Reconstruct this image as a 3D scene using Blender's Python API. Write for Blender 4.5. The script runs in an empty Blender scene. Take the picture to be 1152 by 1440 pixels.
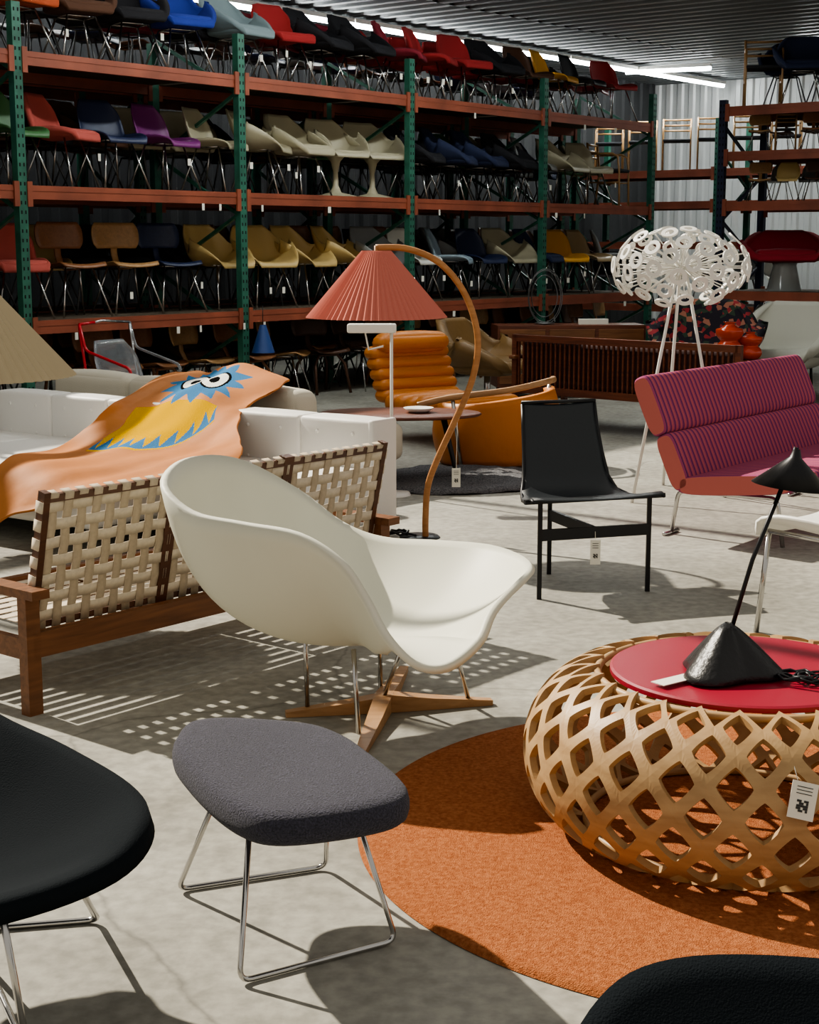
import bpy, math, random
from mathutils import Vector, Matrix
random.seed(7)
SC=bpy.context.scene
pi=math.pi
# ---------------------------------------------------------------- materials
MATS={}
def mat(name,col,rough=.5,metal=0.,nscale=0,namt=.15,bump=0.,bscale=None,spec=None,emit=None,trans=0,sheen=0,coat=0):
    if name in MATS: return MATS[name]
    m=bpy.data.materials.new(name); m.use_nodes=True
    nt=m.node_tree; p=nt.nodes['Principled BSDF']
    c=(col[0],col[1],col[2],1)
    p.inputs['Base Color'].default_value=c
    p.inputs['Roughness'].default_value=rough
    p.inputs['Metallic'].default_value=metal
    if spec is not None: p.inputs['Specular IOR Level'].default_value=spec
    if trans: p.inputs['Transmission Weight'].default_value=trans
    if sheen: p.inputs['Sheen Weight'].default_value=sheen
    if coat: p.inputs['Coat Weight'].default_value=coat
    if emit:
        p.inputs['Emission Color'].default_value=(emit[0],emit[1],emit[2],1); p.inputs['Emission Strength'].default_value=emit[3]
    if nscale:
        tc=nt.nodes.new('ShaderNodeTexCoord'); n=nt.nodes.new('ShaderNodeTexNoise')
        n.inputs['Scale'].default_value=nscale; n.inputs['Detail'].default_value=5
        nt.links.new(tc.outputs['Object'],n.inputs['Vector'])
        r=nt.nodes.new('ShaderNodeValToRGB')
        r.color_ramp.elements[0].position=.3; r.color_ramp.elements[1].position=.7
        r.color_ramp.elements[0].color=tuple(max(0,x*(1-namt)) for x in col)+(1,)
        r.color_ramp.elements[1].color=tuple(min(1,x*(1+namt)) for x in col)+(1,)
        nt.links.new(n.outputs['Fac'],r.inputs['Fac']); nt.links.new(r.outputs['Color'],p.inputs['Base Color'])
    if bump:
        tc=nt.nodes.new('ShaderNodeTexCoord'); n=nt.nodes.new('ShaderNodeTexNoise')
        n.inputs['Scale'].default_value=bscale or 200; n.inputs['Detail'].default_value=4
        nt.links.new(tc.outputs['Object'],n.inputs['Vector'])
        b=nt.nodes.new('ShaderNodeBump'); b.inputs['Strength'].default_value=bump; b.inputs['Distance'].default_value=.01
        nt.links.new(n.outputs['Fac'],b.inputs['Height']); nt.links.new(b.outputs['Normal'],p.inputs['Normal'])
    MATS[name]=m; return m
def wood(name,c1,c2,rough=.45,scale=(3,40,40)):
    if name in MATS: return MATS[name]
    m=bpy.data.materials.new(name); m.use_nodes=True; nt=m.node_tree; p=nt.nodes['Principled BSDF']
    tc=nt.nodes.new('ShaderNodeTexCoord'); mp=nt.nodes.new('ShaderNodeMapping'); mp.inputs['Scale'].default_value=scale
    n=nt.nodes.new('ShaderNodeTexNoise'); n.inputs['Scale'].default_value=1.; n.inputs['Detail'].default_value=6; n.inputs['Distortion'].default_value=.6
    r=nt.nodes.new('ShaderNodeValToRGB'); r.color_ramp.elements[0].position=.3; r.color_ramp.elements[1].position=.7
    r.color_ramp.elements[0].color=c1+(1,); r.color_ramp.elements[1].color=c2+(1,)
    nt.links.new(tc.outputs['Object'],mp.inputs['Vector']); nt.links.new(mp.outputs['Vector'],n.inputs['Vector'])
    nt.links.new(n.outputs['Fac'],r.inputs['Fac']); nt.links.new(r.outputs['Color'],p.inputs['Base Color'])
    p.inputs['Roughness'].default_value=rough
    MATS[name]=m; return m
CHROME=mat('chrome',(.55,.54,.53),.2,1.)
DULL=mat('dull_steel',(.14,.14,.14),.5,.8)
BLACKM=mat('black_metal',(.012,.012,.014),.4,.3)
TEAK=wood('teak',(.12,.045,.015),(.23,.09,.032))
ROSE=wood('rosewood',(.07,.018,.009),(.17,.05,.02))
OAK=wood('oak',(.33,.17,.07),(.46,.26,.12))
PLY=wood('bamboo_ply',(.36,.215,.095),(.50,.325,.155),.5,(8,8,30))
WHITE=mat('white_paint',(.80,.79,.74),.4)
TAG=mat('paper_tag',(.80,.77,.68),.8)
INK=mat('tag_ink',(.05,.05,.05),.8)
# ---------------------------------------------------------------- mesh builder
class B:
    def __init__(s): s.v=[];s.f=[];s.m=[];s.sm=[];s.mats=[]
    def mi(s,m):
        if m not in s.mats: s.mats.append(m)
        return s.mats.index(m)
    def add(s,vs,fs,m,smooth=False,M=None):
        o=len(s.v)
        for p in vs:
            p=Vector(p); s.v.append(M@p if M else p)
        k=s.mi(m) if not isinstance(m,list) else None
        for i,f in enumerate(fs):
            s.f.append([a+o for a in f]); s.m.append(k if k is not None else s.mi(m[i])); s.sm.append(smooth)
    def box(s,c,d,m,M=None,rz=0):
        hx,hy,hz=[a/2 for a in d]; R=Matrix.Rotation(rz,4,'Z')
        vs=[Vector(c)+(R@Vector((x*hx,y*hy,z*hz))) for x in(-1,1) for y in(-1,1) for z in(-1,1)]
        s.add(vs,[(0,1,3,2),(4,6,7,5),(0,4,5,1),(2,3,7,6),(0,2,6,4),(1,5,7,3)],m,False,M)
    def rbox(s,c,d,rad,m,M=None,bulge=0.,R=None):
        h=[a/2 for a in d]; rad=min(rad,*[a*.999 for a in h])
        def coords(hh):
            out=[]
            for k in range(4): out.append(-hh+rad*(1-math.cos(k/3*pi/2)))
            n=3
            for k in range(1,n): out.append(-hh+rad+(2*hh-2*rad)*k/n)
            for k in range(3,-1,-1): out.append(hh-rad*(1-math.cos(k/3*pi/2)))
            return out
        cs=[coords(x) for x in h]
        for ax in range(3):
            a,b=(ax+1)%3,(ax+2)%3
            for sg in(-1,1):
                vs=[];fs=[]
                A,Bc=cs[a],cs[b]
                for x in A:
                    for y in Bc:
                        p=[0,0,0];p[ax]=sg*h[ax];p[a]=x;p[b]=y
                        q=[max(-(h[i]-rad),min(h[i]-rad,p[i])) for i in range(3)]
                        dv=Vector([p[i]-q[i] for i in range(3)])
                        if dv.length>1e-9: dv.normalize()
                        r=Vector(q)+dv*rad
                        if bulge:
                            r+=Vector([sg*bulge*(1-(x/h[a])**2)*(1-(y/h[b])**2) if i==ax else 0 for i in range(3)])
                        if R: r=R@r
                        vs.append(r+Vector(c))
                nb=len(Bc)
                for i in range(len(A)-1):
                    for j in range(nb-1):
                        f=(i*nb+j,(i+1)*nb+j,(i+1)*nb+j+1,i*nb+j+1)
                        fs.append(f if sg>0 else f[::-1])
                s.add(vs,fs,m,True,M)
    def tube(s,pts,r,m,n=8,M=None,closed=False,cap=True,flat=None):
        P=[Vector(p) for p in pts]; N=len(P)
        if not isinstance(r,(list,tuple)): r=[r]*N
        vs=[];fs=[];up=None
        for i in range(N):
            if closed: t=P[(i+1)%N]-P[i-1]
            else: t=(P[min(i+1,N-1)]-P[max(i-1,0)])
            t.normalize()
            if up is None:
                up=Vector((0,0,1)) if abs(t.z)<.9 else Vector((1,0,0))
                if flat is not None: up=Vector(flat)
            a=up-t*up.dot(t); a.normalize(); up=a if flat is None else up; b=t.cross(a)
            for k in range(n):
                an=2*pi*k/n
                ra=r[i] if not isinstance(r[i],tuple) else r[i][0]; rb=r[i] if not isinstance(r[i],tuple) else r[i][1]
                vs.append(P[i]+a*math.cos(an)*ra+b*math.sin(an)*rb)
        for i in range(N if closed else N-1):
            for k in range(n):
                j=(i+1)%N
                fs.append((i*n+k,i*n+(k+1)%n,j*n+(k+1)%n,j*n+k))
        if not closed and cap:
            fs.append(tuple(range(n-1,-1,-1))); fs.append(tuple((N-1)*n+k for k in range(n)))
        s.add(vs,fs,m,True,M)
    def bar(s,a,b,w,h,m,M=None):
        a=Vector(a);b=Vector(b);t=(b-a).normalized()
        up=Vector((0,0,1)) if abs(t.z)<.95 else Vector((1,0,0))
        sx=t.cross(up).normalized(); u=sx.cross(t)
        vs=[p+sx*x*w/2+u*y*h/2 for p in(a,b) for x,y in((-1,-1),(1,-1),(1,1),(-1,1))]
        s.add(vs,[(3,2,1,0),(4,5,6,7),(0,1,5,4),(1,2,6,5),(2,3,7,6),(3,0,4,7)],m,False,M)
    def lathe(s,prof,c,m,n=32,M=None,wob=0,cap=False,smooth=True):
        vs=[];fs=[]
        for r,z in prof:
            for k in range(n):
                rr=r*(1+(wob if k%2 else -wob)); a=2*pi*k/n
                vs.append((c[0]+rr*math.cos(a),c[1]+rr*math.sin(a),c[2]+z))
        for i in range(len(prof)-1):
            for k in range(n): fs.append((i*n+k,i*n+(k+1)%n,(i+1)*n+(k+1)%n,(i+1)*n+k))
        if cap:
            fs.append(tuple(range(n-1,-1,-1))); fs.append(tuple((len(prof)-1)*n+k for k in range(n)))
        s.add(vs,fs,m,smooth,M)
    def sheet(s,rows,m,th=.01,M=None,closed=False,mfun=None):
        R=[[Vector(p) for p in r] for r in rows]; nr=len(R); nc=len(R[0])
        nor=[]
        for i in range(nr):
            l=[]
            for j in range(nc):
                du=R[min(i+1,nr-1)][j]-R[max(i-1,0)][j]
                dv=R[i][(j+1)%nc if closed else min(j+1,nc-1)]-R[i][(j-1) if closed else max(j-1,0)]
                x=du.cross(dv); x=x.normalized() if x.length>1e-12 else Vector((0,0,1)); l.append(x)
            nor.append(l)
        vs=[R[i][j]+nor[i][j]*th/2 for i in range(nr) for j in range(nc)]+[R[i][j]-nor[i][j]*th/2 for i in range(nr) for j in range(nc)]
        o=nr*nc; fs=[];ms=[]
        def put(f,i,j):
            fs.append(f); ms.append(mfun(i,j) if mfun else m)
        J=nc if closed else nc-1
        for i in range(nr-1):
            for j in range(J):
                k=(j+1)%nc
                a,b,c,d=i*nc+j,i*nc+k,(i+1)*nc+k,(i+1)*nc+j
                put((a,d,c,b),i,j); put((a+o,b+o,c+o,d+o),i,j)
        for j in range(J):
            k=(j+1)%nc
            put((j,k,k+o,j+o),0,j); a=(nr-1)*nc; put((a+k,a+j,a+j+o,a+k+o),nr-2,j)
        if not closed:
            for i in range(nr-1):
                a,b=i*nc,(i+1)*nc; put((b,a,a+o,b+o),i,0)
                a,b=i*nc+nc-1,(i+1)*nc+nc-1; put((a,b,b+o,a+o),i,nc-2)
        s.add(vs,fs,ms,True,M)
    def mesh(s,name):
        me=bpy.data.meshes.new(name); me.from_pydata([tuple(p) for p in s.v],[],s.f)
        for m in s.mats: me.materials.append(m)
        me.polygons.foreach_set('material_index',s.m); me.polygons.foreach_set('use_smooth',s.sm)
        me.update(); return me
    def obj(s,name,loc=(0,0,0),rz=0,bevel=0,parent=None):
        o=bpy.data.objects.new(name,s.mesh(name)); SC.collection.objects.link(o)
        o.location=loc; o.rotation_euler=(0,0,rz)
        if bevel:
            b=o.modifiers.new('bevel','BEVEL'); b.width=bevel; b.segments=2; b.limit_method='ANGLE'
        if parent: o.parent=parent
        return o
def inst(name,me,loc,rz=0,sc=1):
    o=bpy.data.objects.new(name,me); SC.collection.objects.link(o); o.location=loc; o.rotation_euler=(0,0,rz); o.scale=(sc,)*3; return o
def cr(p,t,closed=False):
    n=len(p)
    if closed: i=int(math.floor(t))%n; f=t-math.floor(t); g=[p[(i+k-1)%n] for k in range(4)]
    else:
        i=min(int(t),n-2); f=t-i; g=[p[max(0,min(n-1,i+k-1))] for k in range(4)]
    a,b,c,d=[Vector(x) for x in g]
    return .5*((2*b)+(c-a)*f+(2*a-5*b+4*c-d)*f*f+(3*b-a-3*c+d)*f**3)
def spline(p,n,closed=False):
    L=len(p) if closed else len(p)-1
    return [cr(p,L*i/(n if closed else n-1),closed) for i in range(n)]
def bent(pts,rad=.03,n=5):
    out=[Vector(pts[0])]
    for i in range(1,len(pts)-1):
        a,c,d=Vector(pts[i-1]),Vector(pts[i]),Vector(pts[i+1]); u=(a-c).normalized()*rad; v=(d-c).normalized()*rad
        for k in range(n+1):
            t=k/n; out.append((1-t)**2*(c+u)+2*t*(1-t)*c+t*t*(c+v))
    out.append(Vector(pts[-1])); return out
# ---------------------------------------------------------------- camera
cam=bpy.data.cameras.new('camera'); co=bpy.data.objects.new('camera',cam); SC.collection.objects.link(co)
co.location=(0,0,1.55); co.rotation_euler=(math.radians(90-9.8),0,0)
cam.sensor_fit='VERTICAL'; cam.sensor_height=36; cam.lens=2200*36/1440; SC.camera=co
# ---------------------------------------------------------------- lights
w=bpy.data.worlds.new('world'); SC.world=w; w.use_nodes=True
bg=w.node_tree.nodes['Background']; bg.inputs[0].default_value=(1.0,.96,.88,1); bg.inputs[1].default_value=.50
sl=bpy.data.lights.new('sun','SUN'); sl.energy=7.4; sl.angle=math.radians(.8); sl.color=(1,.92,.78)
so=bpy.data.objects.new('sun',sl); SC.collection.objects.link(so)
so.rotation_euler=Vector((-.73*.766,.68*.766,.643)).to_track_quat('Z','Y').to_euler()
so.location=(-5,8,9)
# ---------------------------------------------------------------- room shell (rack coords: s along rack, w behind it)
RS=Vector((.622,.783,0)); RW=Vector((-.783,.622,0)); R0=Vector((0,16.8,0))
def rk(s,w,z=0): return R0+RS*s+RW*w+Vector((0,0,z))
RANG=math.atan2(.783,.622)
def floor_mat():
    m=bpy.data.materials.new('concrete'); m.use_nodes=True; nt=m.node_tree; p=nt.nodes['Principled BSDF']
    tc=nt.nodes.new('ShaderNodeTexCoord')
    n1=nt.nodes.new('ShaderNodeTexNoise'); n1.inputs['Scale'].default_value=1.1; n1.inputs['Detail'].default_value=10; n1.inputs['Roughness'].default_value=.66
    n2=nt.nodes.new('ShaderNodeTexNoise'); n2.inputs['Scale'].default_value=22; n2.inputs['Detail'].default_value=8
    vo=nt.nodes.new('ShaderNodeTexVoronoi'); vo.feature='DISTANCE_TO_EDGE'; vo.inputs['Scale'].default_value=.32
    r=nt.nodes.new('ShaderNodeValToRGB'); r.color_ramp.elements[0].position=.3;r.color_ramp.elements[1].position=.66
    r.color_ramp.elements[0].color=(.20,.19,.16,1); r.color_ramp.elements[1].color=(.40,.385,.335,1)
    r2=nt.nodes.new('ShaderNodeValToRGB'); r2.color_ramp.elements[0].position=.35;r2.color_ramp.elements[1].position=.65
    r2.color_ramp.elements[0].color=(.80,.80,.80,1); r2.color_ramp.elements[1].color=(1.1,1.1,1.1,1)
    mx=nt.nodes.new('ShaderNodeMix'); mx.data_type='RGBA'; mx.blend_type='MULTIPLY'; mx.inputs[0].default_value=1
    r3=nt.nodes.new('ShaderNodeValToRGB'); r3.color_ramp.elements[0].color=(.45,.45,.45,1); r3.color_ramp.elements[1].position=.004; r3.color_ramp.elements[1].color=(1,1,1,1)
    mx2=nt.nodes.new('ShaderNodeMix'); mx2.data_type='RGBA'; mx2.blend_type='MULTIPLY'; mx2.inputs[0].default_value=.6
    ad=nt.nodes.new('ShaderNodeVectorMath'); ad.operation='ADD'
    n3=nt.nodes.new('ShaderNodeTexNoise'); n3.inputs['Scale'].default_value=2; n3.inputs['Detail'].default_value=4
    L=nt.links.new
    for n in(n1,n2,n3): L(tc.outputs['Object'],n.inputs['Vector'])
    sc=nt.nodes.new('ShaderNodeVectorMath'); sc.operation='SCALE'; sc.inputs['Scale'].default_value=.35
    L(n3.outputs['Color'],sc.inputs[0]); L(sc.outputs[0],ad.inputs[0]); L(tc.outputs['Object'],ad.inputs[1]); L(ad.outputs[0],vo.inputs['Vector'])
    L(n1.outputs['Fac'],r.inputs['Fac']); L(n2.outputs['Fac'],r2.inputs['Fac']); L(vo.outputs['Distance'],r3.inputs['Fac'])
    L(r.outputs['Color'],mx.inputs[6]); L(r2.outputs['Color'],mx.inputs[7]); L(mx.outputs[2],mx2.inputs[6]); L(r3.outputs['Color'],mx2.inputs[7])
    L(mx2.outputs[2],p.inputs['Base Color']); p.inputs['Roughness'].default_value=.68
    p.inputs['Specular IOR Level'].default_value=.35
    b=nt.nodes.new('ShaderNodeBump'); b.inputs['Strength'].default_value=.12; b.inputs['Distance'].default_value=.02
    L(n2.outputs['Fac'],b.inputs['Height']); L(b.outputs['Normal'],p.inputs['Normal'])
    return m
b=B(); cs=[rk(-22,-16),rk(11.9,-16),rk(11.9,4),rk(-22,4)]
b.add([c for c in cs]+[c-Vector((0,0,.2)) for c in cs],[(0,1,2,3),(7,6,5,4),(0,4,5,1),(1,5,6,2),(2,6,7,3),(3,7,4,0)],floor_mat())
b.obj('floor')
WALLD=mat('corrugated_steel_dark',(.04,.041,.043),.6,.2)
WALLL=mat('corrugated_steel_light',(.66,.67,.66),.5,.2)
CEILM=mat('corrugated_roof_steel',(.22,.23,.235),.5,.3)
CH=4.3
def corr(b,pa,pb,up,ext,m,pitch=.2,dep=.03):
    pa=Vector(pa);pb=Vector(pb);L=(pb-pa).length;t=(pb-pa)/L;n=int(L/pitch);vs=[];fs=[]
    for i in range(n):
        for fr,h in((0,0),(.35,0),(.5,1),(.85,1)):
            p=pa+t*(i+fr)*L/n+up*h*dep; vs+=[p,p+ext]
    vs+=[pb,pb+ext]
    for i in range(len(vs)//2-1): fs.append((2*i,2*i+1,2*i+3,2*i+2))
    b.add(vs,fs,m)
Z=Vector((0,0,1))
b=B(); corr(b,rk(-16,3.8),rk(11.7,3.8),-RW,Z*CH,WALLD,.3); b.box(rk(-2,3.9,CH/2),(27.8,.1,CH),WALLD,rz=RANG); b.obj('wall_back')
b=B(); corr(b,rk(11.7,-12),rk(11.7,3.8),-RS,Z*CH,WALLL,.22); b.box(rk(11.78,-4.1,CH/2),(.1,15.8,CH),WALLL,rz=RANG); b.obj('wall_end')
b=B()
for (s0,s1,w0,w1) in((-5.6,11.8,.9,3.9),(-1.5,11.8,-12,.9),(-16,-5.6,3.2,3.9)):  # roof left open out of view so the sun gets in
    corr(b,rk(s0,w0,CH),rk(s1,w0,CH),-Z,RW*(w1-w0),CEILM,.3,.05); b.box(rk((s0+s1)/2,(w0+w1)/2,CH+.06),(s1-s0,w1-w0,.08),CEILM,rz=RANG)
b.obj('ceiling')
b=B(); FR=mat('added_skylight_frame',(.5,.5,.5),.5)  # unseen skylight, made up to let sun in and cast bar shadows
for s in(-16,-12.4,-8.9,-5.2,-1.5): b.box(rk(s,-2.6,CH+.06),(.08,7.0,.12),FR,rz=RANG)
b.box(rk(-8.75,.9,CH+.06),(14.5,.1,.14),FR,rz=RANG); b.box(rk(-8.75,-6.1,CH+.06),(14.5,.1,.14),FR,rz=RANG)
b.obj('added_skylight')
TUBE=mat('fluorescent_tube',(1,1,1),.5,emit=(.95,1,1,38))
def strip(p,q,power=0):
    b=B(); p=Vector(p);q=Vector(q); b.bar(p,q,.09,.05,WHITE); b.tube([p-Z*.05,q-Z*.05],.028,TUBE,8); o=b.obj('strip_light')
    if power:
        l=bpy.data.lights.new('tube_glow','AREA'); l.shape='RECTANGLE'; l.size=(q-p).length; l.size_y=.12; l.energy=power; l.color=(.93,1,.97)
        lo_=bpy.data.objects.new('tube_glow',l); SC.collection.objects.link(lo_); lo_.parent=o
        m=(p+q)/2; lo_.location=m-Z*.1; d=q-p; lo_.rotation_euler=(0,0,math.atan2(d.y,d.x))
for i in range(7): strip(rk(-5.4+i*2.4,2.3,CH-.12),rk(-5.4+i*2.4+2.38,2.3,CH-.12))
strip((3.35,25,CH-.12),(4.55,24.4,CH-.12),50); strip((5.3,22.0,CH-.12),(6.6,21.0,CH-.12),30)
for i in range(4): strip(rk(-5.1+i*1.7,-2.0,CH-.1),rk(-3.7+i*1.7,-2.0,CH-.1),20)  # unseen strips added above the aisle to brighten the rack fronts
# ---------------------------------------------------------------- pallet racks
GREEN=mat('rack_green',(.035,.14,.095),.45,.1,nscale=8,namt=.3)
NAVY=mat('rack_navy',(.015,.02,.05),.45,.1)
RUST=mat('beam_orange',(.28,.078,.042),.5,.1,nscale=3,namt=.25)
HOLE=mat('hole_dark',(.004,.004,.004),.9)
DECK=mat('deck_board',(.10,.075,.05),.8,nscale=4,namt=.3)
def rack(name,org,ang,posts,levels,depth,pm,topz=3.4):
    b=B()
    for i,x in enumerate(posts):
        for y in(0,depth):
            b.box((x,y,topz/2),(.085,.07,topz),pm)
            b.box((x,y,.01),(.16,.13,.02),pm)
            if y==0:
                for k in range(int(topz/.075)):
                    for dx in(-.02,.02): b.box((x+dx,-.0355,.06+k*.075),(.013,.002,.028),HOLE)
                    b.box((x+.043,0,.06+k*.075),(.002,.02,.03),HOLE)
        zz=.15;k=0
        while zz<topz-.5:
            b.bar((x,.03 if k%2 else depth-.03,zz),(x,depth-.03 if k%2 else .03,zz+.55),.03,.03,pm); zz+=.55;k+=1
    for i in range(len(posts)-1):
        a,c=posts[i]+.045,posts[i+1]-.045
        for z in levels:
            for y in(-.005,depth+.005):
                b.box(((a+c)/2,y,z-.055),(c-a,.05,.11),RUST); b.box(((a+c)/2,y-.027,z-.03),(c-a,.006,.03),RUST)
                for e in(a+.02,c-.02): b.box((e,y-.03,z-.07),(.05,.02,.2),RUST)
            b.box(((a+c)/2,depth/2,z-.01),(c-a,depth-.06,.02),DECK)
    return b.obj(name,org,ang)
ps=[2.52*k for k in range(-4,3)]
rack('pallet_rack',R0,RANG,ps,(.91,2.0,3.05),1.15,GREEN,3.42)
rack('pallet_rack',rk(0,1.38),RANG,ps,(.91,2.0,3.05),.85,GREEN,3.2)
PA=math.atan2(-.622,.783)
rack('pallet_rack',(3.72,19.05,0),PA,[0,2.6,5.2],(.97,2.02,2.6,3.12),1.1,NAVY,3.2)
rack('pallet_rack',(2.6,25.3,0),PA,[0,2.52,5.04],(.6,1.55,2.15,2.62),1.0,GREEN,3.35)
# ---------------------------------------------------------------- chair templates (face +X)
def pcol(n,c): return mat('shell_'+n,c,.42)
def fcol(n,c): return mat('fabric_'+n,c,.9,bump=.3,bscale=300)
def shell_rows(arm=False,nu=15,sc=1):
    if arm: P=[(.27,.39,.20,.0),(.25,.435,.24,.02),(.15,.43,.29,.12),(0,.41,.33,.23),(-.12,.415,.335,.26),(-.19,.46,.33,.24),(-.24,.58,.30,.16),(-.28,.70,.25,.09),(-.31,.80,.17,.03)]
    else: P=[(.25,.39,.19,.0),(.23,.435,.215,.02),(.12,.43,.235,.06),(0,.42,.24,.075),(-.12,.42,.235,.075),(-.18,.46,.23,.07),(-.215,.56,.228,.07),(-.25,.68,.215,.06),(-.28,.79,.15,.02)]
    rows=[]
    n=20
    for i in range(n):
        t=(len(P)-1)*i/(n-1); k=min(int(t),len(P)-2); f=t-k
        def g(c):
            a,b_,c_,d=[P[max(0,min(len(P)-1,k+q))][c] for q in(-1,0,1,2)]
            return .5*(2*b_+(c_-a)*f+(2*a-5*b_+4*c_-d)*f*f+(3*b_-a-3*c_+d)*f**3)
        x,z,w_,cu=g(0),g(1),g(2),g(3); s=i/(n-1)
        q=max(0,min(1,(s-.42)/.35)); nx,nz=math.sin(q*pi/2),math.cos(q*pi/2)
        if arm: nx,nz=nx*.8,nz+.15*nx
        r=[]
        for j in range(nu):
            u=-1+2*j/(nu-1); e=abs(u)**(2.2 if not arm else 2.6)
            r.append((x+nx*cu*e,w_*math.sin(u*pi/2*.9)/math.sin(pi/2*.9),z+nz*cu*e))
        rows.append(r)
    return rows
CACHE={}
def legs_metal(b,m=CHROME,hz=.42,eiffel=False):
    for sx in(-1,1):
        for sy in(-1,1): b.tube([(sx*.11-.01,sy*.13,hz),(sx*.235-.01,sy*.24,0)],.009,m,6)
        b.tube([(sx*.11-.01,-.13,hz),(sx*.11-.01,.13,hz)],.009,m,6)
    for sy in(-1,1): b.tube([(-.12,sy*.13,hz),(.1,sy*.13,hz)],.008,m,6)
def chair_mesh(kind,cn,col,leg='chrome'):
    key=(kind,cn,leg)
    if key in CACHE: return CACHE[key]
    b=B()
    lm={'chrome':CHROME,'black':BLACKM,'wood':OAK,'white':WHITE,'dull':DULL}[leg]
    if kind in('side','arm'):
        b.sheet(shell_rows(kind=='arm'),pcol(cn,col),.012); legs_metal(b,lm)
    elif kind=='pad':
        b.sheet(shell_rows(False),fcol(cn,col),.045); b.rbox((.03,0,.455),(.40,.42,.06),.03,fcol(cn,col),bulge=.01); legs_metal(b,lm)
    elif kind=='exec':
        b.sheet(shell_rows(True),fcol(cn,col),.05); b.rbox((.03,0,.45),(.44,.46,.09),.04,fcol(cn,col),bulge=.015); legs_metal(b,lm,.38)
    elif kind=='tulip':
        b.sheet(shell_rows(True),pcol(cn,col),.012); b.lathe([(.24,0),(.22,.012),(.06,.05),(.03,.12),(.025,.25),(.05,.36),(.10,.415)],(-.02,0,0),pcol(cn,col),20)
        b.rbox((.02,0,.44),(.4,.42,.05),.025,fcol(cn+'c',col))
    elif kind=='ply':
        W_=wood('ply_'+cn,tuple(x*.75 for x in col),col,.4)
        rows=[]
        for i in range(9):
            x=.22-.42*i/8; rows.append([(x,y*.23*(1-.12*(abs(i-4)/4)**4),.43+.02*(y*y)+.018*math.cos(i/8*pi*1.0)-(.03 if i==0 else 0)) for y in [k/4-1 for k in range(9)]])
        b.sheet(rows,W_,.012)
        rows=[]
        for i in range(8):
            z=.58+.23*i/7; ww=.235*(1-.18*(abs(i-3.5)/3.5)**3); rows.append([(-.25-.04*i/7+.05*y*y,y*ww,z) for y in [k/4-1 for k in range(9)]])
        b.sheet(rows,W_,.012)
        b.tube([(.05,0,.41),(-.1,0,.40),(-.2,0,.43),(-.25,0,.52),(-.275,0,.7)],[(.01,.035)]*5,W_,8)
        if leg=='wood':
            for sx,top in((1,.1),(-1,-.13)):
                b.tube([(top+sx*.1,-.22,0),(top+sx*.04,-.19,.3),(top,-.12,.40),(top,.12,.40),(top+sx*.04,.19,.3),(top+sx*.1,.22,0)],.016,W_,6)
        else: legs_metal(b,lm)
    elif kind=='bent':
        W_=wood('bent_'+cn,tuple(x*.75 for x in col),col,.4)
        b.rbox((0,0,.45),(.42,.42,.04),.018,fcol('seat_dark',(.03,.03,.035)))
        for sy in(-.21,.21):
            b.tube([(.2,sy,0),(.19,sy,.45),(.17,sy,.62),(.1,sy,.66),(-.2,sy,.66)],.014,W_,6); b.tube([(-.26,sy,0),(-.2,sy,.45),(-.24,sy,.80)],.015,W_,6); b.tube([(.2,sy,.3),(-.22,sy,.3)],.01,W_,6)
        for z in(.62,.70,.78): b.tube([(-.22-.02,-.21,z),(-.26,0,z),(-.24,.21,z)],.014,W_,6)
    me=b.mesh(kind+'_chair'); CACHE[key]=me; return me
NAMES={'side':'shell_side_chair','arm':'shell_armchair','pad':'upholstered_side_chair','exec':'upholstered_armchair','tulip':'pedestal_armchair','ply':'plywood_chair','bent':'wooden_armchair'}
C=dict(orange=(.46,.09,.03),red=(.34,.025,.025),coral=(.48,.10,.08),black=(.014,.014,.018),brown=(.10,.045,.025),blue=(.02,.045,.30),bgrey=(.22,.29,.31),tan=(.42,.30,.16),
 yellow=(.70,.34,.03),green=(.06,.17,.06),navy=(.022,.032,.08),purple=(.18,.03,.16),beige=(.44,.40,.28),mustard=(.52,.37,.15),grey=(.28,.285,.28),white=(.72,.71,.64),lblue=(.30,.38,.44),walnut=(.28,.12,.05),oakc=(.46,.26,.11),wine=(.24,.02,.035))
FA=math.atan2(-.622,.783)
def put(kind,cn,s,w_,z,leg='chrome',rot=None,sc=1.):
    r=FA+(random.uniform(-.3,.55) if rot is None else rot)
    inst(NAMES[kind],chair_mesh(kind,cn,C[cn],leg),rk(s,w_+random.uniform(-.03,.03),z+.001),r,sc)
top=[(-6.2,'exec','brown'),(-5.5,'exec','brown'),(-4.75,'exec','orange'),(-4.1,'exec','brown'),(-3.5,'exec','black'),(-2.95,'exec','blue'),(-2.15,'exec','bgrey'),(-1.55,'pad','red'),(-.98,'exec','black'),(-.35,'exec','black'),(.25,'pad','wine'),(.8,'pad','red'),(1.4,'pad','red'),(2.05,'exec','black'),(2.7,'side','brown'),(3.25,'side','yellow'),(3.85,'side','black'),(4.6,'side','red')]
for s,k,c in top: put(k,c,s,.36,3.05)
l2=[(-6.0,'side','blue'),(-5.45,'side','blue'),(-4.85,'side','green'),(-4.3,'pad','coral'),(-3.75,'side','navy'),(-3.1,'side','purple'),(-2.5,'side','beige'),(-1.9,'arm','beige'),(-1.3,'exec','beige'),(-.75,'tulip','beige'),(-.15,'tulip','beige'),(.55,'exec','black'),(1.15,'exec','navy'),(1.75,'exec','navy'),(2.35,'exec','black'),(2.9,'side','grey'),(3.5,'arm','beige'),(4.1,'side','beige')]
for s,k,c in l2: put(k,c,s,.36,2.0)
put('bent','oakc',4.65,.36,2.0)
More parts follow.
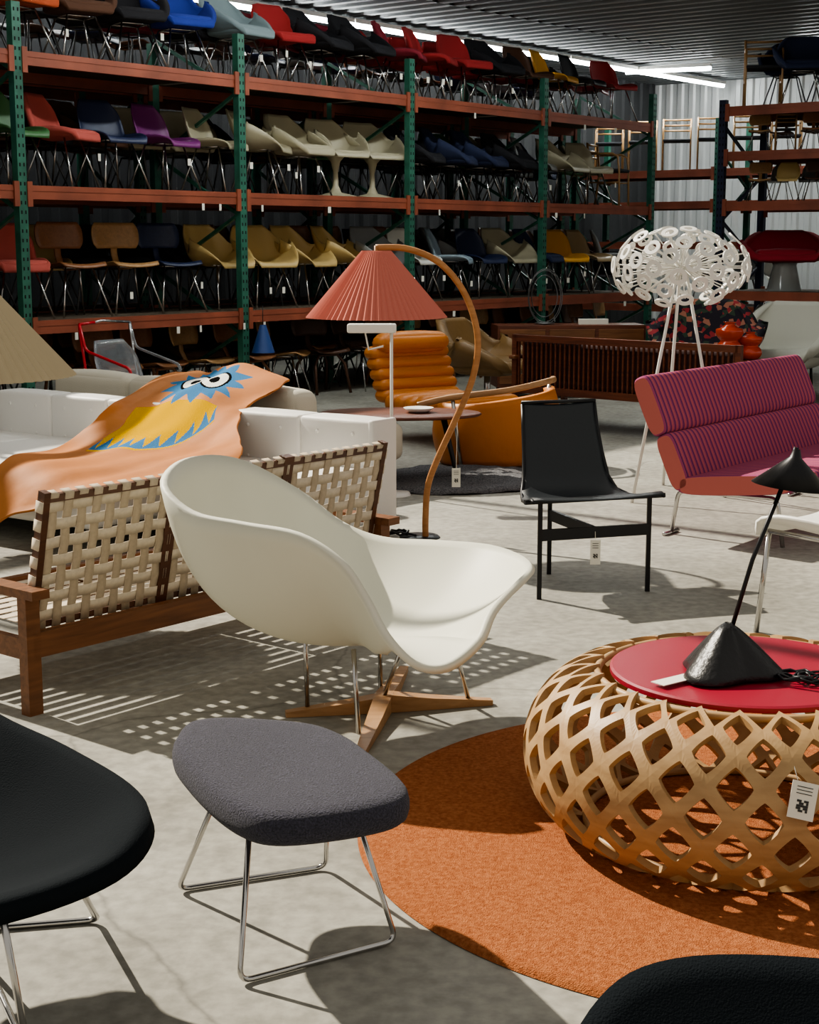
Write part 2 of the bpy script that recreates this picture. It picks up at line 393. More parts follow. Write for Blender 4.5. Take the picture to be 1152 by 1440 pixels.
l1=[(-6.2,'pad','brown'),(-5.5,'pad','brown'),(-4.85,'pad','coral'),(-4.25,'ply','walnut'),(-3.6,'ply','oakc'),(-3.1,'ply','navy'),(-2.45,'arm','mustard'),(-1.85,'arm','mustard'),(-1.25,'arm','mustard'),(-.65,'arm','mustard'),(-.05,'arm','grey'),(.55,'side','white'),(1.15,'side','lblue'),(1.75,'side','navy'),(2.35,'arm','beige'),(2.95,'pad','navy'),(3.55,'side','yellow'),(4.15,'side','tan'),(4.7,'side','grey')]
for s,k,c in l1: put(k,c,s,.36,.91)
for i in range(20):
    s=-6.2+i*.58
    put('ply',random.choice(['walnut','walnut','oakc','brown']),s,.36,0,'wood' if i%2 else 'chrome')
for z,cl in((3.05,['red','black','brown','wine','black']),(2.0,['beige','black','green','navy','brown']),(.91,['black','mustard','brown','walnut','grey']),(0,['black','brown','walnut'])):
    for i in range(19):
        s=-6.0+i*.6; c=random.choice(cl); k='ply' if c=='walnut' else random.choice(['side','exec','pad'])
        put(k,c,s,.88,z,'dull')
        c=random.choice(['black','navy','brown','grey','walnut']); put('ply' if c=='walnut' else random.choice(['side','exec']),c,s+.25,1.82,z,'dull')
def pr(x,y,z):
    d=Vector((.783,-.622,0)); n=Vector((.622,.783,0)); return Vector((3.72,19.05,0))+d*x+n*y+Z*z
RF=math.atan2(-.783,-.622)
def put2(kind,cn,x,y,z,leg='chrome',rot=0,sc=1): inst(NAMES[kind],chair_mesh(kind,cn,C[cn],leg),pr(x,y,z+.001),RF+rot,sc)
for i,(k,c) in enumerate((('bent','oakc'),('exec','navy'),('bent','oakc'),('ply','oakc'),('bent','tan'))):
    put2(k,c,.32+i*.50,.35,3.12,rot=.5); put2('exec',['navy','black'][i%2],.4+i*.55,.8,3.12,'dull',rot=.3)
for i,(k,c) in enumerate((('ply','oakc'),('side','mustard'),('ply','brown'),('side','tan'))): put2(k,c,.35+i*.36,.3,2.02,rot=.4,sc=.58); put2('side','grey',.4+i*.4,.75,2.02,rot=.2,sc=.58)
for i,(k,c) in enumerate((('ply','oakc'),('bent','oakc'),('ply','walnut'),('side','black'))): put2(k,c,.32+i*.34,.3,2.6,rot=.4,sc=.55); put2('ply','brown',.4+i*.4,.75,2.6,rot=.1,sc=.55)
for i,(k,c) in enumerate((('side','grey'),('side','black'),('arm','white'))): put2(k,c,.5+i*.7,.4,0,rot=.4)
for i in range(6):
    d=Vector((.783,-.622,0)); p=Vector((2.6,25.3,0))+d*(.4+i*.6)+Vector((.622,.783,0))*.4
    inst('wooden_armchair',chair_mesh('bent','oakc',C['oakc']),p+Z*2.621,RF+.5)
    inst('shell_side_chair',chair_mesh('side',['black','grey','white'][i%3],C[['black','grey','white'][i%3]]),p+Z*.601,RF+.5)
REDF=fcol('lounge_red',(.30,.012,.025))
b=B(); b.sheet([[Vector((p[0]*1.5,p[1]*1.6,p[2]*.85+.02)) for p in r] for r in shell_rows(True)],REDF,.09); b.rbox((.05,0,.42),(.62,.72,.13),.06,REDF,bulge=.02)
b.lathe([(.22,0),(.2,.03),(.14,.3),(.16,.36)],(0,0,0),mat('acrylic',(.6,.62,.6),.15,trans=.6),16); b.obj('lounge_chair',pr(.62,.5,.97),RF+.5)
# ---------------------------------------------------------------- rugs
def rug_mat(name,c1,c2,sc=60,bs=420):
    m=mat(name,c1,.95,nscale=sc,bump=.9,bscale=bs,spec=.15); n=[x for x in m.node_tree.nodes if x.type=='VALTORGB'][0]
    n.color_ramp.elements[0].color=c1+(1,); n.color_ramp.elements[1].color=c2+(1,); return m
RUG=rug_mat('wool_rug',(.33,.10,.034),(.53,.20,.08),90,300)
b=B()
pf=[(.001,.016),(.5,.017),(1.04,.018),(1.07,.014),(1.078,.002)]
b.lathe(pf,(0,0,0),RUG,160); b.obj('round_rug',(.94,3.96,.0))
SH=rug_mat('shag_grey',(.06,.06,.065),(.22,.22,.23),90,180)
b=B(); rows=[]
for i in range(10):
    r=.62*i/9+.002; rows.append([(r*1.15*math.cos(a)*(1+.03*math.sin(a*9)),r*.9*math.sin(a)*(1+.03*math.cos(a*7)),.03*(1 if i<9 else .1)+random.uniform(-.008,.008)) for a in [2*pi*k/60 for k in range(60)]])
b.sheet(rows,SH,.004,closed=True); b.obj('shag_rug',(.3,10.15,.005),.2)
# ---------------------------------------------------------------- lattice table
b=B(); N=26; NR=8
def lat(th,s):
    ph=.10+ (pi-.30)*s
    r=.345+.215*math.sin(ph)**.85; z=.215+.205*math.cos(ph)*1.0
    return Vector((r*math.cos(th),r*math.sin(th),z))
dth=2*pi/N; ds=1./NR
def cell(ci,cj):
    tc=ci*dth; sc_=cj*ds
    out=[];inn=[]
    cor=[(0,-1),(1,0),(0,1),(-1,0)]
    K=8
    for e in range(4):
        a=cor[e];c=cor[(e+1)%4]
        for k in range(K):
            f=k/K; x=a[0]+(c[0]-a[0])*f; y=a[1]+(c[1]-a[1])*f
            out.append((x,y))
            q=.63/ max(1e-6,(abs(x)**1.18+abs(y)**1.18)**(1/1.18)); inn.append((x*q,y*q))
    vs=[];fs=[]
    sv=lambda y: min(1.,max(0.,sc_+y*ds))
    for x,y in out: vs.append(lat(tc+x*dth/2,sv(y)))
    for x,y in inn: vs.append(lat(tc+x*dth/2,sv(y)))
    n=len(out)
    for k in range(n): fs.append((k,(k+1)%n,n+(k+1)%n,n+k))
    b.add(vs,fs,PLY,False)
for j in range(1,NR):
    for i in range(N): cell(i+(.5 if j%2 else 0),j)
lo=b.obj('lattice_coffee_table',(.88,3.97,.012))
wd=lo.modifiers.new('weld','WELD'); wd.merge_threshold=.0005
sm=lo.modifiers.new('solid','SOLIDIFY'); sm.thickness=.018; sm.offset=-1
b=B()
for s_ in(.012,.988):
    p=[lat(2*pi*k/96,s_) for k in range(96)]; b.tube(p,.011,PLY,6,closed=True)
b.obj('rims',parent=lo)
REDT=mat('red_laminate',(.30,.010,.03),.4)
b=B(); b.lathe([(.001,0),(.34,0),(.352,.004),(.352,.016),(.345,.02),(.001,.02)],(0,0,.418),REDT,96,smooth=False); b.obj('table_top',parent=lo)
def tag(b,M,w_=.05,h=.1,qr=True):
    b.box((0,0,0),(w_,.0015,h),TAG,M)
    if qr:
        for i in range(5):
            for j in range(5):
                if (i*7+j*5+i*j)%3: b.box(((i-2)*w_*.09,-.0012,-h*.15+(j-2)*w_*.09),(w_*.085,.001,w_*.085),INK,M)
        for k in range(3): b.box((0,-.0012,h*(.18+.09*k)),(w_*.6,.001,h*.02),INK,M)
b=B(); M=Matrix.Translation((.015,-.575,.285))@Matrix.Rotation(.1,4,'Z')@Matrix.Rotation(-.30,4,'X')@Matrix.Rotation(.25,4,'Y'); tag(b,M,.062,.085)
b.tube([(.0,-.50,.38),(.005,-.56,.33)],.001,TAG,4)
b.obj('paper_tag',parent=lo)
# ---------------------------------------------------------------- cone table lamp
b=B(); LB=mat('black_leather',(.010,.010,.011),.38,bump=.3,bscale=60)
zb=.452
rows=[]
for i in range(9):
    f=i/8; r=.118*(1-f)**.85+.006
    row=[]
    for k in range(48):
        a=2*pi*k/48; g=1+.22*math.cos(3*a+.5)*(.6+.4*(1-f))+.05*math.cos(9*a)*f
        row.append((r*math.cos(a)*g,r*math.sin(a)*g,.005+.13*f))
    rows.append(row)
b.sheet(rows,LB,.006,closed=True)
b.tube([(0,0,.08),(.06,.01,.3),(.155,.03,.545)],.006,BLACKM,8)
Mh=Matrix.Translation((.16,.03,.53))@Matrix.Rotation(.12,4,'Y')
b.lathe([(.009,.05),(.015,.03),(.10,-.045),(.098,-.045),(.012,.02)],(0,0,0),BLACKM,32,Mh)
b.tube([(.155,.03,.55),(.165,.03,.585)],.007,BLACKM,8)
cp=[]
for k in range(90):
    a=k*.42; r=.032+.012*math.sin(k*.7); cp.append((.15+.0010*k+r*math.cos(a)*1.6,-.05-.0004*k+r*math.sin(a),.006+.012*abs(math.sin(k*.9))))
b.tube([(.05,-.03,.01)]+cp+[(.26,-.12,.01),(.25,-.15,.01)],.0035,BLACKM,6)
b.box((-.135,-.07,.008),(.15,.045,.002),TAG,rz=.65)
b.obj('cone_table_lamp',(.815,3.90,zb))
# ---------------------------------------------------------------- ottoman
BOU=mat('boucle_charcoal',(.046,.044,.066),.95,nscale=260,namt=.6,bump=1.,bscale=260,sheen=.12)
b=B()
oc=Vector((-.285,3.33,0))
ol=[(-.545,3.52),(-.535,3.40),(-.44,3.19),(-.35,3.05),(-.27,3.00),(-.14,3.02),(-.03,3.06),(.0,3.12),(-.02,3.22),(-.09,3.40),(-.15,3.53),(-.23,3.63),(-.34,3.67),(-.46,3.67),(-.53,3.62)]
ol=spline([Vector((x,y,0))-oc for x,y in ol],90,True)
rows=[]
for f,z in((.02,.408),(.35,.410),(.65,.412),(.88,.411),(.955,.407),(.985,.398),(1.0,.382),(1.0,.366),(.985,.350),(.95,.340),(.6,.336),(.02,.336)):
    rows.append([(p.x*f,p.y*f,z+.014*(abs(p.x)/.27)**2*f) for p in ol])
vs=[p for r in rows for p in r]; fs=[]
for i in range(len(rows)-1):
    for k in range(90): fs.append((i*90+k,(i+1)*90+k,(i+1)*90+(k+1)%90,i*90+(k+1)%90))
fs.append(tuple(range(90)))
b.add(vs,fs,BOU,True)
def W2(x,y,z): return (x-oc.x,y-oc.y,z)
r_=.0065
b.tube(bent([W2(-.42,3.42,.35),W2(-.56,3.57,.008),W2(-.21,3.71,.008),W2(-.19,3.50,.35)]),r_,CHROME,8)
b.tube(bent([W2(-.34,3.19,.35),W2(-.36,3.09,.008),W2(-.03,3.29,.008),W2(-.13,3.28,.35)]),r_,CHROME,8)
b.tube([W2(-.42,3.42,.335),W2(-.34,3.19,.335),W2(-.13,3.28,.335),W2(-.19,3.50,.335)],r_,CHROME,8,closed=True)
b.obj('ottoman',oc)
# ---------------------------------------------------------------- white lounge shell
rim=[(-.747,4.695,.822),(-.733,4.90,.863),(-.658,5.107,.858),(-.544,5.25,.81),(-.383,5.33,.703),(-.24,5.41,.577),(-.09,5.40,.523),(.109,5.35,.52),(.277,5.25,.524),(.372,5.04,.53),(.389,4.85,.53),(.322,4.64,.518),(.249,4.48,.479),(.2025,4.37,.411),(.1085,4.28,.362),(.018,4.28,.372),(-.063,4.325,.444),(-.125,4.39,.542),(-.197,4.43,.639),(-.322,4.47,.712),(-.491,4.52,.736),(-.647,4.58,.759)]
cc=Vector((-.13,4.84,.300))
rs=spline(rim,110,True)
FG=mat('fibreglass_white',(.68,.67,.56),.55,nscale=3,namt=.03)
rows=[]
K=22
for i in range(K):
    f=(i+.15)/(K-1+.15) if i<K-1 else 1.
    row=[]
    for p in rs:
        d=p-cc; h=d.z
        left=max(0,min(1,(-.15-d.x)/.4)); pw=2.0+.7*left
        z=cc.z+h*(f**pw)
        if h<.12: z=cc.z+h*f**1.6+ .03*math.sin(f*pi)
        k=.22*math.sin(pi*f)*(.4+.6*left)
        row.append((cc.x+d.x*f*(1+k*.9),cc.y+d.y*f*(1+k*.5),z))
    rows.append(row)
o3=Vector((-.13,4.9,0))
b=B(); b.sheet([[Vector(p)-o3 for p in r] for r in rows],FG,.022,closed=True)
def L(x,y,z): return (x-o3.x,y-o3.y,z)
for a,c in (((-.41,4.99),(.28,5.13)),((-.15,4.58),(-.02,5.55))):
    A=Vector((a[0],a[1],0));Cc=Vector((c[0],c[1],0));t=(Cc-A).normalized();sd=Vector((-t.y,t.x,0))
    Ln=(Cc-A).length
    vs=[];fs=[]
    for f,hh,ww in((0,.018,.016),(.3,.04,.026),(.5,.06,.03),(.7,.04,.026),(1,.018,.016)):
        p=A+t*Ln*f
        for sx,zz in((-1,.0),(1,.0),(1,hh),(-1,hh)):
            q=p+sd*sx*ww; vs.append(L(q.x,q.y,zz+.001))
    for i in range(4):
        for k in range(4): fs.append((i*4+k,i*4+(k+1)%4,(i+1)*4+(k+1)%4,(i+1)*4+k))
    fs+= [(3,2,1,0),(16,17,18,19)]
    b.add(vs,fs,OAK)
for p,q in (((-.34,5.02,.02),(-.34,4.95,.318)),((-.16,4.72,.03),(-.175,4.74,.296)),((-.10,5.2,.03),(-.10,5.1,.318)),((.20,5.12,.02),(.13,4.95,.325)),((-.09,5.05,.04),(0.0,5.0,.302))):
    b.tube([L(*p),L(*q)],.008,CHROME,8)
b.obj('lounge_chaise',o3)
# ---------------------------------------------------------------- woven strap sofa
b=B(); STR=mat('linen_strap',(.64,.55,.43),.85,nscale=60,namt=.08); STR2=mat('linen_strap_b',(.50,.41,.30),.85,nscale=60,namt=.08)
LN=1.78
for x in(0,LN):
    b.box((x,0,.20),(.055,.045,.40),TEAK); b.box((x,.68,.22),(.055,.045,.44),TEAK)
    b.box((x,.33,.415),(.07,.80,.03),TEAK); b.box((x,.34,.22),(.03,.68,.07),TEAK)
b.box((LN/2,-.005,.235),(LN,.035,.085),TEAK); b.box((LN/2,.68,.26),(LN,.035,.085),TEAK)
for k in(1,2): b.box((LN*k/3,.34,.24),(.04,.66,.05),TEAK)
PW=.545
DKW=wood('dark_frame',(.06,.02,.008),(.11,.04,.016))
for k in range(3):
    x0=.045+k*(PW+.025); x1=x0+PW
    bot=Vector((0,.05,.285)); topv=Vector((0,-.05,.735)); up=(topv-bot); H=up.length; un=up/H; nn=Vector((0,-un.z,un.y))
    def S(x,h,o): return Vector((x,bot.y,bot.z))+un*h+nn*o
    for xx in(x0,x1): b.bar(S(xx,-.03,0),S(xx,H+.015,0),.034,.026,DKW)
    b.bar(S(x0,0.0,0),S(x1,0.0,0),.026,.022,DKW); b.bar(S(x0,H-.01,0),S(x1,H-.01,0),.03,.026,DKW)
    nv,nh=9,7
    xs=[x0+PW*(i+.5)/nv for i in range(nv)]; hs=[H*(j+.55)/(nh+.1) for j in range(nh)]
    for i,x in enumerate(xs):
        pts=[S(x,-.015,.016)]+[S(x,h,.012+(.003 if (i+j)%2 else -.003)) for j,h in enumerate(hs)]+[S(x,H+.006,.016),S(x,H+.01,-.016)]
        b.sheet([[p+Vector((-.018,0,0)),p+Vector((.018,0,0))] for p in pts],STR2,.0025)
    for j,h in enumerate(hs):
        pts=[S(x0-.02,h,-.014),S(x0-.018,h,.016)]+[S(x,h,.012+(-.003 if (i+j)%2 else .003)) for i,x in enumerate(xs)]+[S(x1+.018,h,.016),S(x1+.02,h,-.014)]
        b.sheet([[p-un*.0195,p+un*.0195] for p in pts],STR,.0025)
    for i in range(9):
        y=.09+i*.068; b.box(((x0+x1)/2,y,.285),(PW,.045,.003),STR)
b.obj('woven_strap_sofa',(-1.255,5.02,0),math.atan2(.77,.64))
# ---------------------------------------------------------------- white sofa
WH=mat('white_vinyl',(.82,.81,.77),.5,bump=.1,bscale=20)
b=B()
for i in range(6):
    x=.25+i*.5
    b.rbox((x,.11,.39),(.5,.20,.47),.022,WH,bulge=.008); b.rbox((x,.53,.27),(.5,.66,.2),.03,WH,bulge=.015)
    for j in range(2):
        for q in(-.12,.12): b.lathe([(.001,.004),(.008,.003),(.012,-.002)],(0,0,0),WH,8,Matrix.Translation((x+q,.215,.3+.17*j+.08))@Matrix.Rotation(-pi/2,4,'X'))
b.box((1.5,.45,.13),(2.96,.80,.08),WH)
b.rbox((1.9,1.16,.25),(2.2,.6,.22),.04,WH,bulge=.015)
for x in(.1,2.9):
    for y in(.1,.8): b.tube([(x,y,0),(x,y,.1)],.015,CHROME)
for x in(.9,2.9): b.tube([(x,1.38,0),(x,1.38,.15)],.015,CHROME)
b.rbox((.01,.11,.34),(.04,.21,.58),.015,WH)
b.obj('tufted_sofa',(-.07,8.3,0),math.radians(143.9))
CRM=mat('cream_linen',(.60,.56,.46),.85,bump=.2,bscale=150)
b=B(); 
for i in range(3): b.rbox((.4+i*.8,.12,.47),(.8,.22,.42),.07,CRM,bulge=.02)
b.rbox((1.2,-.36,.30),(2.4,.78,.24),.06,CRM); b.box((1.2,-.3,.15),(2.3,.8,.1),ROSE)
for x in(.1,2.3):
    for y in(-.6,.1): b.tube([(x,y,0),(x,y,.1)],.02,ROSE)
b.obj('linen_sofa',(-.52,9.32,0),math.atan2(1.45,-1.62))
# ---------------------------------------------------------------- monster leather throw
LE=mat('tan_leather',(.50,.195,.062),.62,nscale=4,namt=.12,bump=.25,bscale=12,spec=.12); YE=mat('felt_yellow',(.68,.38,.0),1.,bump=.5,bscale=150,spec=0.); BLU=mat('felt_blue',(.07,.20,.38),1.,bump=.6,bscale=150,spec=0.)
WE=mat('felt_white',(.85,.84,.78),.9,spec=0.); BK=mat('felt_black',(.01,.01,.01),.9,spec=0.)
G=[[(-1.566,10.10,.70),(-1.31,9.905,.745),(-1.085,9.71,.785),(-.693,9.296,.735)],
[(-1.70,9.08,.625),(-1.447,9.18,.665),(-1.17,8.98,.675),(-.924,8.77,.645)],
[(-1.926,8.837,.44),(-1.587,8.53,.445),(-1.218,8.29,.47),(-.89,8.25,.55)],
[(-2.184,8.12,.41),(-1.804,7.915,.40),(-1.422,7.82,.41),(-.86,7.8,.44)],
[(-2.13,7.74,.10),(-1.818,7.58,.28),(-1.437,7.46,.345),(-.98,7.35,.36)]]
NA,NB=240,320
rows=[]
for i in range(NB):
    tb=4*i/(NB-1); col=[cr([G[r][c] for r in range(5)],tb) for c in range(4)]
    row=[]
    for j in range(NA):
        ta=3*j/(NA-1)
        lo_=.16*max(0,math.sin(tb*2.6+.4))+.05*math.sin(tb*9); hi_=3-.10*max(0,math.sin(tb*3.1+2))-.03*math.sin(tb*11)
        lo_=max(0,lo_); ta2=lo_+(hi_-lo_)*ta/3
        p=cr(col,min(2.9999,max(0,ta2)))
        wv=.016*math.sin(ta*3.3+tb*1.7)+.010*math.sin(tb*5-ta*2.1)+.005*math.sin(ta*9+tb*7)
        row.append(p+Vector((0,0,wv)))
    rows.append(row)
def mf(i,j):
    b_=4*i/(NB-1); a=3*j/(NA-1)
    ex=(a-1.60)/.86; ey=(b_-.62)/.60
    r=math.hypot(ex,ey); an=math.atan2(ey,ex)
    if r<1.6:
        for cx in(-.28,.32):
            q=math.hypot(ex-cx,(ey)*.8)
            if q<.13: return BK
            if q<.30: return WE
            if q<.36: return BK
    if r<.76+.32*(abs(((an*7/pi)%1)-.5)*2): return BLU
    y=b_-1.18; x=(a-.62)/1.75
    if 0<x<1:
        lim=1.05*(1-max(0,x-.45)**1.3*1.5)
        if 0<y<lim:
            tz=abs(((x*9)%1)-.5)*2
            if lim-y<.08+.28*tz and lim-y>.04: return BLU
            return YE
    return LE
b=B(); b.sheet(rows,LE,.012,mfun=mf); 
ob=b.obj('leather_monster_throw')
# ---------------------------------------------------------------- big beige lamp shade (left)
SHD=mat('pleated_linen',(.46,.38,.25),.9)
b=B(); b.lathe([(.105,.40),(.46,0)],(0,0,1.0),SHD,120,wob=.018,smooth=False); b.lathe([(.10,.40),(.45,0.0)],(0,0,1.0),SHD,120,wob=.018,smooth=False)
b.tube([(0,0,.02),(0,0,1.42)],.014,BLACKM); b.lathe([(.001,.03),(.15,.025),(.16,0)],(0,0,0),BLACKM,32)
for a in range(3): b.tube([(0,0,1.38),(.11*math.cos(a*2.1),.11*math.sin(a*2.1),1.38)],.004,BLACKM,6)
b.obj('floor_lamp',(-1.86,6.5,0))
# ---------------------------------------------------------------- arched pink lamp
PNK=mat('pleated_pink',(.60,.20,.155),.9,spec=.1); OAKL=wood('lamp_oak',(.36,.15,.045),(.50,.23,.08))
b=B()
arc=[(0,0,.0),(.0,0,.12),(.012,0,.28),(.06,0,.42),(.15,0,.62),(.235,0,.82),(.27,0,1.0),(.25,0,1.16),(.18,0,1.32),(.06,0,1.45),(-.10,0,1.515),(-.26,0,1.52)]
b.tube(spline(arc,60),[(.012,.017)]*60,OAKL,8,flat=(0,1,0))
cxs=-.255
b.lathe([(.075,1.505),(.36,1.165)],(cxs,0,0),PNK,128,wob=.022,smooth=False); b.lathe([(.07,1.50),(.352,1.166)],(cxs,0,0),PNK,128,wob=.022,smooth=False)
b.tube([(cxs,0,1.53),(cxs,0,1.40)],.012,OAKL); b.lathe([(.001,.0),(.035,-.02),(.04,-.06),(.001,-.1)],(cxs,0,1.40),WHITE,16)
for a in range(3): b.tube([(cxs,0,1.495),(cxs+.075*math.cos(a*2.1),.075*math.sin(a*2.1),1.497)],.003,CHROME,6)
b.lathe([(.001,.012),(.10,.011),(.11,0)],(-.03,0.03,0),BLACKM,40)
b.tube([(-.05,-.02,.02)]+[(-.14+.05*math.cos(k*.8),.02+.04*math.sin(k*.8),.022+.008*(k%3)) for k in range(20)],.006,BLACKM,6)
tag(b,Matrix.Translation((.16,-.03,.33)),.045,.10)
b.tube([(.165,-.02,.62),(.16,-.03,.38)],.0015,TAG,4)
b.obj('arched_floor_lamp',(.085,8.15,0))
b=B(); b.lathe([(.001,.02),(.11,.018),(.12,0)],(0,0,0),WHITE,32); b.tube([(0,0,0),(0,0,1.06)],.010,WHITE); b.rbox((-.12,0,1.03),(.30,.10,.055),.012,WHITE); b.tube([(-.16,0,1.0),(-.14,0,.9),(-.05,0,.92)],.006,WHITE,6)
b.obj('reading_lamp',(-.11,9.6,0))
# ---------------------------------------------------------------- sling chair
b=B(); BL=mat('black_sling_leather',(.014,.018,.022),.45,bump=.15,bscale=80)
o4b=Vector((.8,7.0,0))
def T(x,y,z): return Vector((x,y,z))-o4b
for x,y,z in((.57,6.72,.435),(1.07,6.88,.435),(.66,7.25,.40)): b.bar(T(x,y,0),T(x,y,z),.02,.02,BLACKM)
b.bar(T(.57,6.72,.285),T(1.07,6.88,.285),.018,.05,BLACKM); b.bar(T(.82,6.80,.285),T(.66,7.25,.285),.018,.05,BLACKM)
b.bar(T(.50,6.70,.435),T(1.14,6.905,.435),.02,.02,BLACKM)
wd_=Vector((.95,.3,0))
cen=[(.83,6.73,.452),(.825,6.80,.452),(.80,6.92,.42),(.77,7.08,.40),(.745,7.19,.415),(.735,7.27,.47),(.725,7.33,.58),(.715,7.39,.70),(.71,7.43,.80)]
hw=[.31,.31,.30,.27,.24,.215,.20,.19,.185]
rows=[]
for i in range(40):
    t=8*i/39; c_=cr(cen,t); h=cr([(x,0,0) for x in hw],t).x
    rows.append([T(*(c_+wd_*h*u)) +Vector((0,0,-.012*(1-u*u))) for u in [k/6-1 for k in range(13)]])
b.sheet(rows,BL,.006)
for sg in(-1,1): b.tube([T(*(Vector(c_)+wd_*h*sg))-Vector((0,0,.008)) for c_,h in zip(cen,hw)],.009,BLACKM,6)
b.tube([T(*(Vector(cen[-1])+wd_*.19*u)) for u in(-1,0,1)],.009,BLACKM,6)
tag(b,Matrix.Translation(T(.82,6.77,.20)),.045,.11); b.tube([T(.82,6.78,.26),T(.82,6.79,.29)],.0015,TAG,4)
b.obj('sling_chair',o4b)
# ---------------------------------------------------------------- striped settee
def stripe():
    m=bpy.data.materials.new('striped_wool'); m.use_nodes=True; nt=m.node_tree; p=nt.nodes['Principled BSDF']
    tc=nt.nodes.new('ShaderNodeTexCoord'); sp=nt.nodes.new('ShaderNodeSeparateXYZ'); mu=nt.nodes.new('ShaderNodeMath'); mu.operation='MULTIPLY'; mu.inputs[1].default_value=21
    fr=nt.nodes.new('ShaderNodeMath'); fr.operation='FRACT'; r=nt.nodes.new('ShaderNodeValToRGB'); r.color_ramp.interpolation='CONSTANT'
    e=r.color_ramp.elements; e[0].position=0; e[0].color=(.34,.075,.16,1); e[1].position=.36; e[1].color=(.10,.03,.12,1)
    n=e.new(.56); n.color=(.38,.085,.16,1); n=e.new(.86); n.color=(.60,.17,.12,1)
    L_=nt.links.new; L_(tc.outputs['Object'],sp.inputs[0]); L_(sp.outputs['X'],mu.inputs[0]); L_(mu.outputs[0],fr.inputs[0]); L_(fr.outputs[0],r.inputs[0]); L_(r.outputs[0],p.inputs['Base Color']); p.inputs['Roughness'].default_value=.95
    p.inputs['Specular IOR Level'].default_value=.1
    return m
ST=stripe(); SIDE=mat('side_rose',(.54,.16,.14),.95,spec=.05)
b=B(); Ls=2.0
def prism(c,h,th,R,end=SIDE):
    n=28; prof=[]
    for k in range(n):
        a=2*pi*k/n; ca,sa=math.cos(a),math.sin(a)
        y=th/2*math.copysign(abs(ca)**.6,ca); z=h/2*math.copysign(abs(sa)**.42,sa); prof.append((y,z))
    vs=[];fs=[]
    xsn=[(0,.93),(.010,.98),(.025,1),(Ls-.025,1),(Ls-.010,.98),(Ls,.93)]
    for x,sc in xsn:
        for y,z in prof: vs.append(Vector((x,c[0],c[1]))+R@Vector((0,y*sc,z*sc)))
    for i in range(len(xsn)-1):
        for k in range(n): fs.append((i*n+k,(i+1)*n+k,(i+1)*n+(k+1)%n,i*n+(k+1)%n))
    b.add(vs,fs,ST,True)
    b.add([vs[k] for k in range(n)],[tuple(range(n))],end); b.add([vs[5*n+k] for k in range(n)],[tuple(range(n-1,-1,-1))],end)
prism((.155,.70),.33,.105,Matrix.Rotation(-.42,4,'X').to_3x3())
prism((.015,.415),.31,.105,Matrix.Rotation(-.42,4,'X').to_3x3())
prism((-.34,.325),.105,.66,Matrix.Rotation(-.10,4,'X').to_3x3())
for x in(.18,Ls-.18):
    b.tube(bent([(x,.10,.0),(x,.06,.24),(x,-.50,.25),(x,-.54,0)],.04),.012,CHROME,8)
    b.tube([(x,-.0,.26),(x,.08,.45),(x,.22,.78)],.01,CHROME,8)
    b.tube([(x-.08,.10,.01),(x+.08,.10,.01)],.012,CHROME,8)
b.obj('striped_settee',(1.38,8.08,0),math.atan2(.8,.6))
# ---------------------------------------------------------------- ring floor lamp
b=B(); cz=1.40
n=82
for i in range(n):
    yy=1-2*(i+.5)/n; 
    if yy<-.88: continue
    rr=math.sqrt(1-yy*yy); ph=i*2.399963
    d=Vector((rr*math.cos(ph),rr*math.sin(ph),yy)); k=random.uniform(.86,1.04)
    p=Vector((d.x*.42*k,d.y*.42*k,d.z*.25*k+cz)); 
    dn=Vector((d.x,d.y,d.z*1.2)).normalized()
    q=dn.to_track_quat('Z','Y').to_matrix().to_4x4(); M=Matrix.Translation(p)@q
    b.lathe([(.026,-.005),(.050,-.005),(.050,.005),(.026,.005),(.026,-.005)],(0,0,0),WHITE,20,M,smooth=False)
    b.tube([(0,0,cz),p-dn*.01],.004,WHITE,5)
for fx,fy in((-.30,-.25),(.30,-.05),(.0,.45)):
    b.tube([(fx,fy,0),(0,0,1.52)],.010,WHITE,8)
b.lathe([(.001,-.05),(.04,-.03),(.05,0),(.04,.03),(.001,.05)],(0,0,cz),WHITE,16)
b.obj('ring_floor_lamp',(1.64,9.55,0))
# ---------------------------------------------------------------- white chair right edge
b=B(); b.sheet(shell_rows(False),WHITE,.014)
for x,y in((.21,.22),(.21,-.22),(-.22,.22),(-.22,-.22)): b.tube([(x*.9,y*.85,.42),(x,y,0)],.011,CHROME,8)
for sy in(-.19,.19): b.tube([(.19,sy,.415),(-.2,sy,.415)],.01,CHROME,8)
b.obj('shell_side_chair',(1.70,6.10,0),math.radians(128))
# ---------------------------------------------------------------- black wire lounge chairs (foreground)
BF=mat('black_wool',(.008,.011,.014),.95,bump=.35,bscale=300,spec=.12)
def diamond(rimp,c,name,loc,feet,lip=0):
    b=B(); r=spline(rimp,72,True); c=Vector(c); rows=[]
    for i in range(18):
        f=(i+.1)/17.1 if i<17 else 1
        rows.append([c+Vector(((p.x-c.x)*f,(p.y-c.y)*f,(p.z-c.z)*f**1.9-lip*max(0,(f-.85)/.15)**2)) for p in r])
    b.sheet(rows,BF,.04,closed=True)
    for k in range(0,72,6):
        b.tube([rows[i][k]-Vector((0,0,.028)) for i in range(0,16,3)],.0035,BLACKM,5)
    for i in(5,9,13): b.tube([rows[i][k]-Vector((0,0,.028)) for k in range(0,72,3)],.0035,BLACKM,5,closed=True)
    for ft in feet: b.tube(bent(ft,.03),.0075,CHROME,8)
    return b.obj(name,loc)
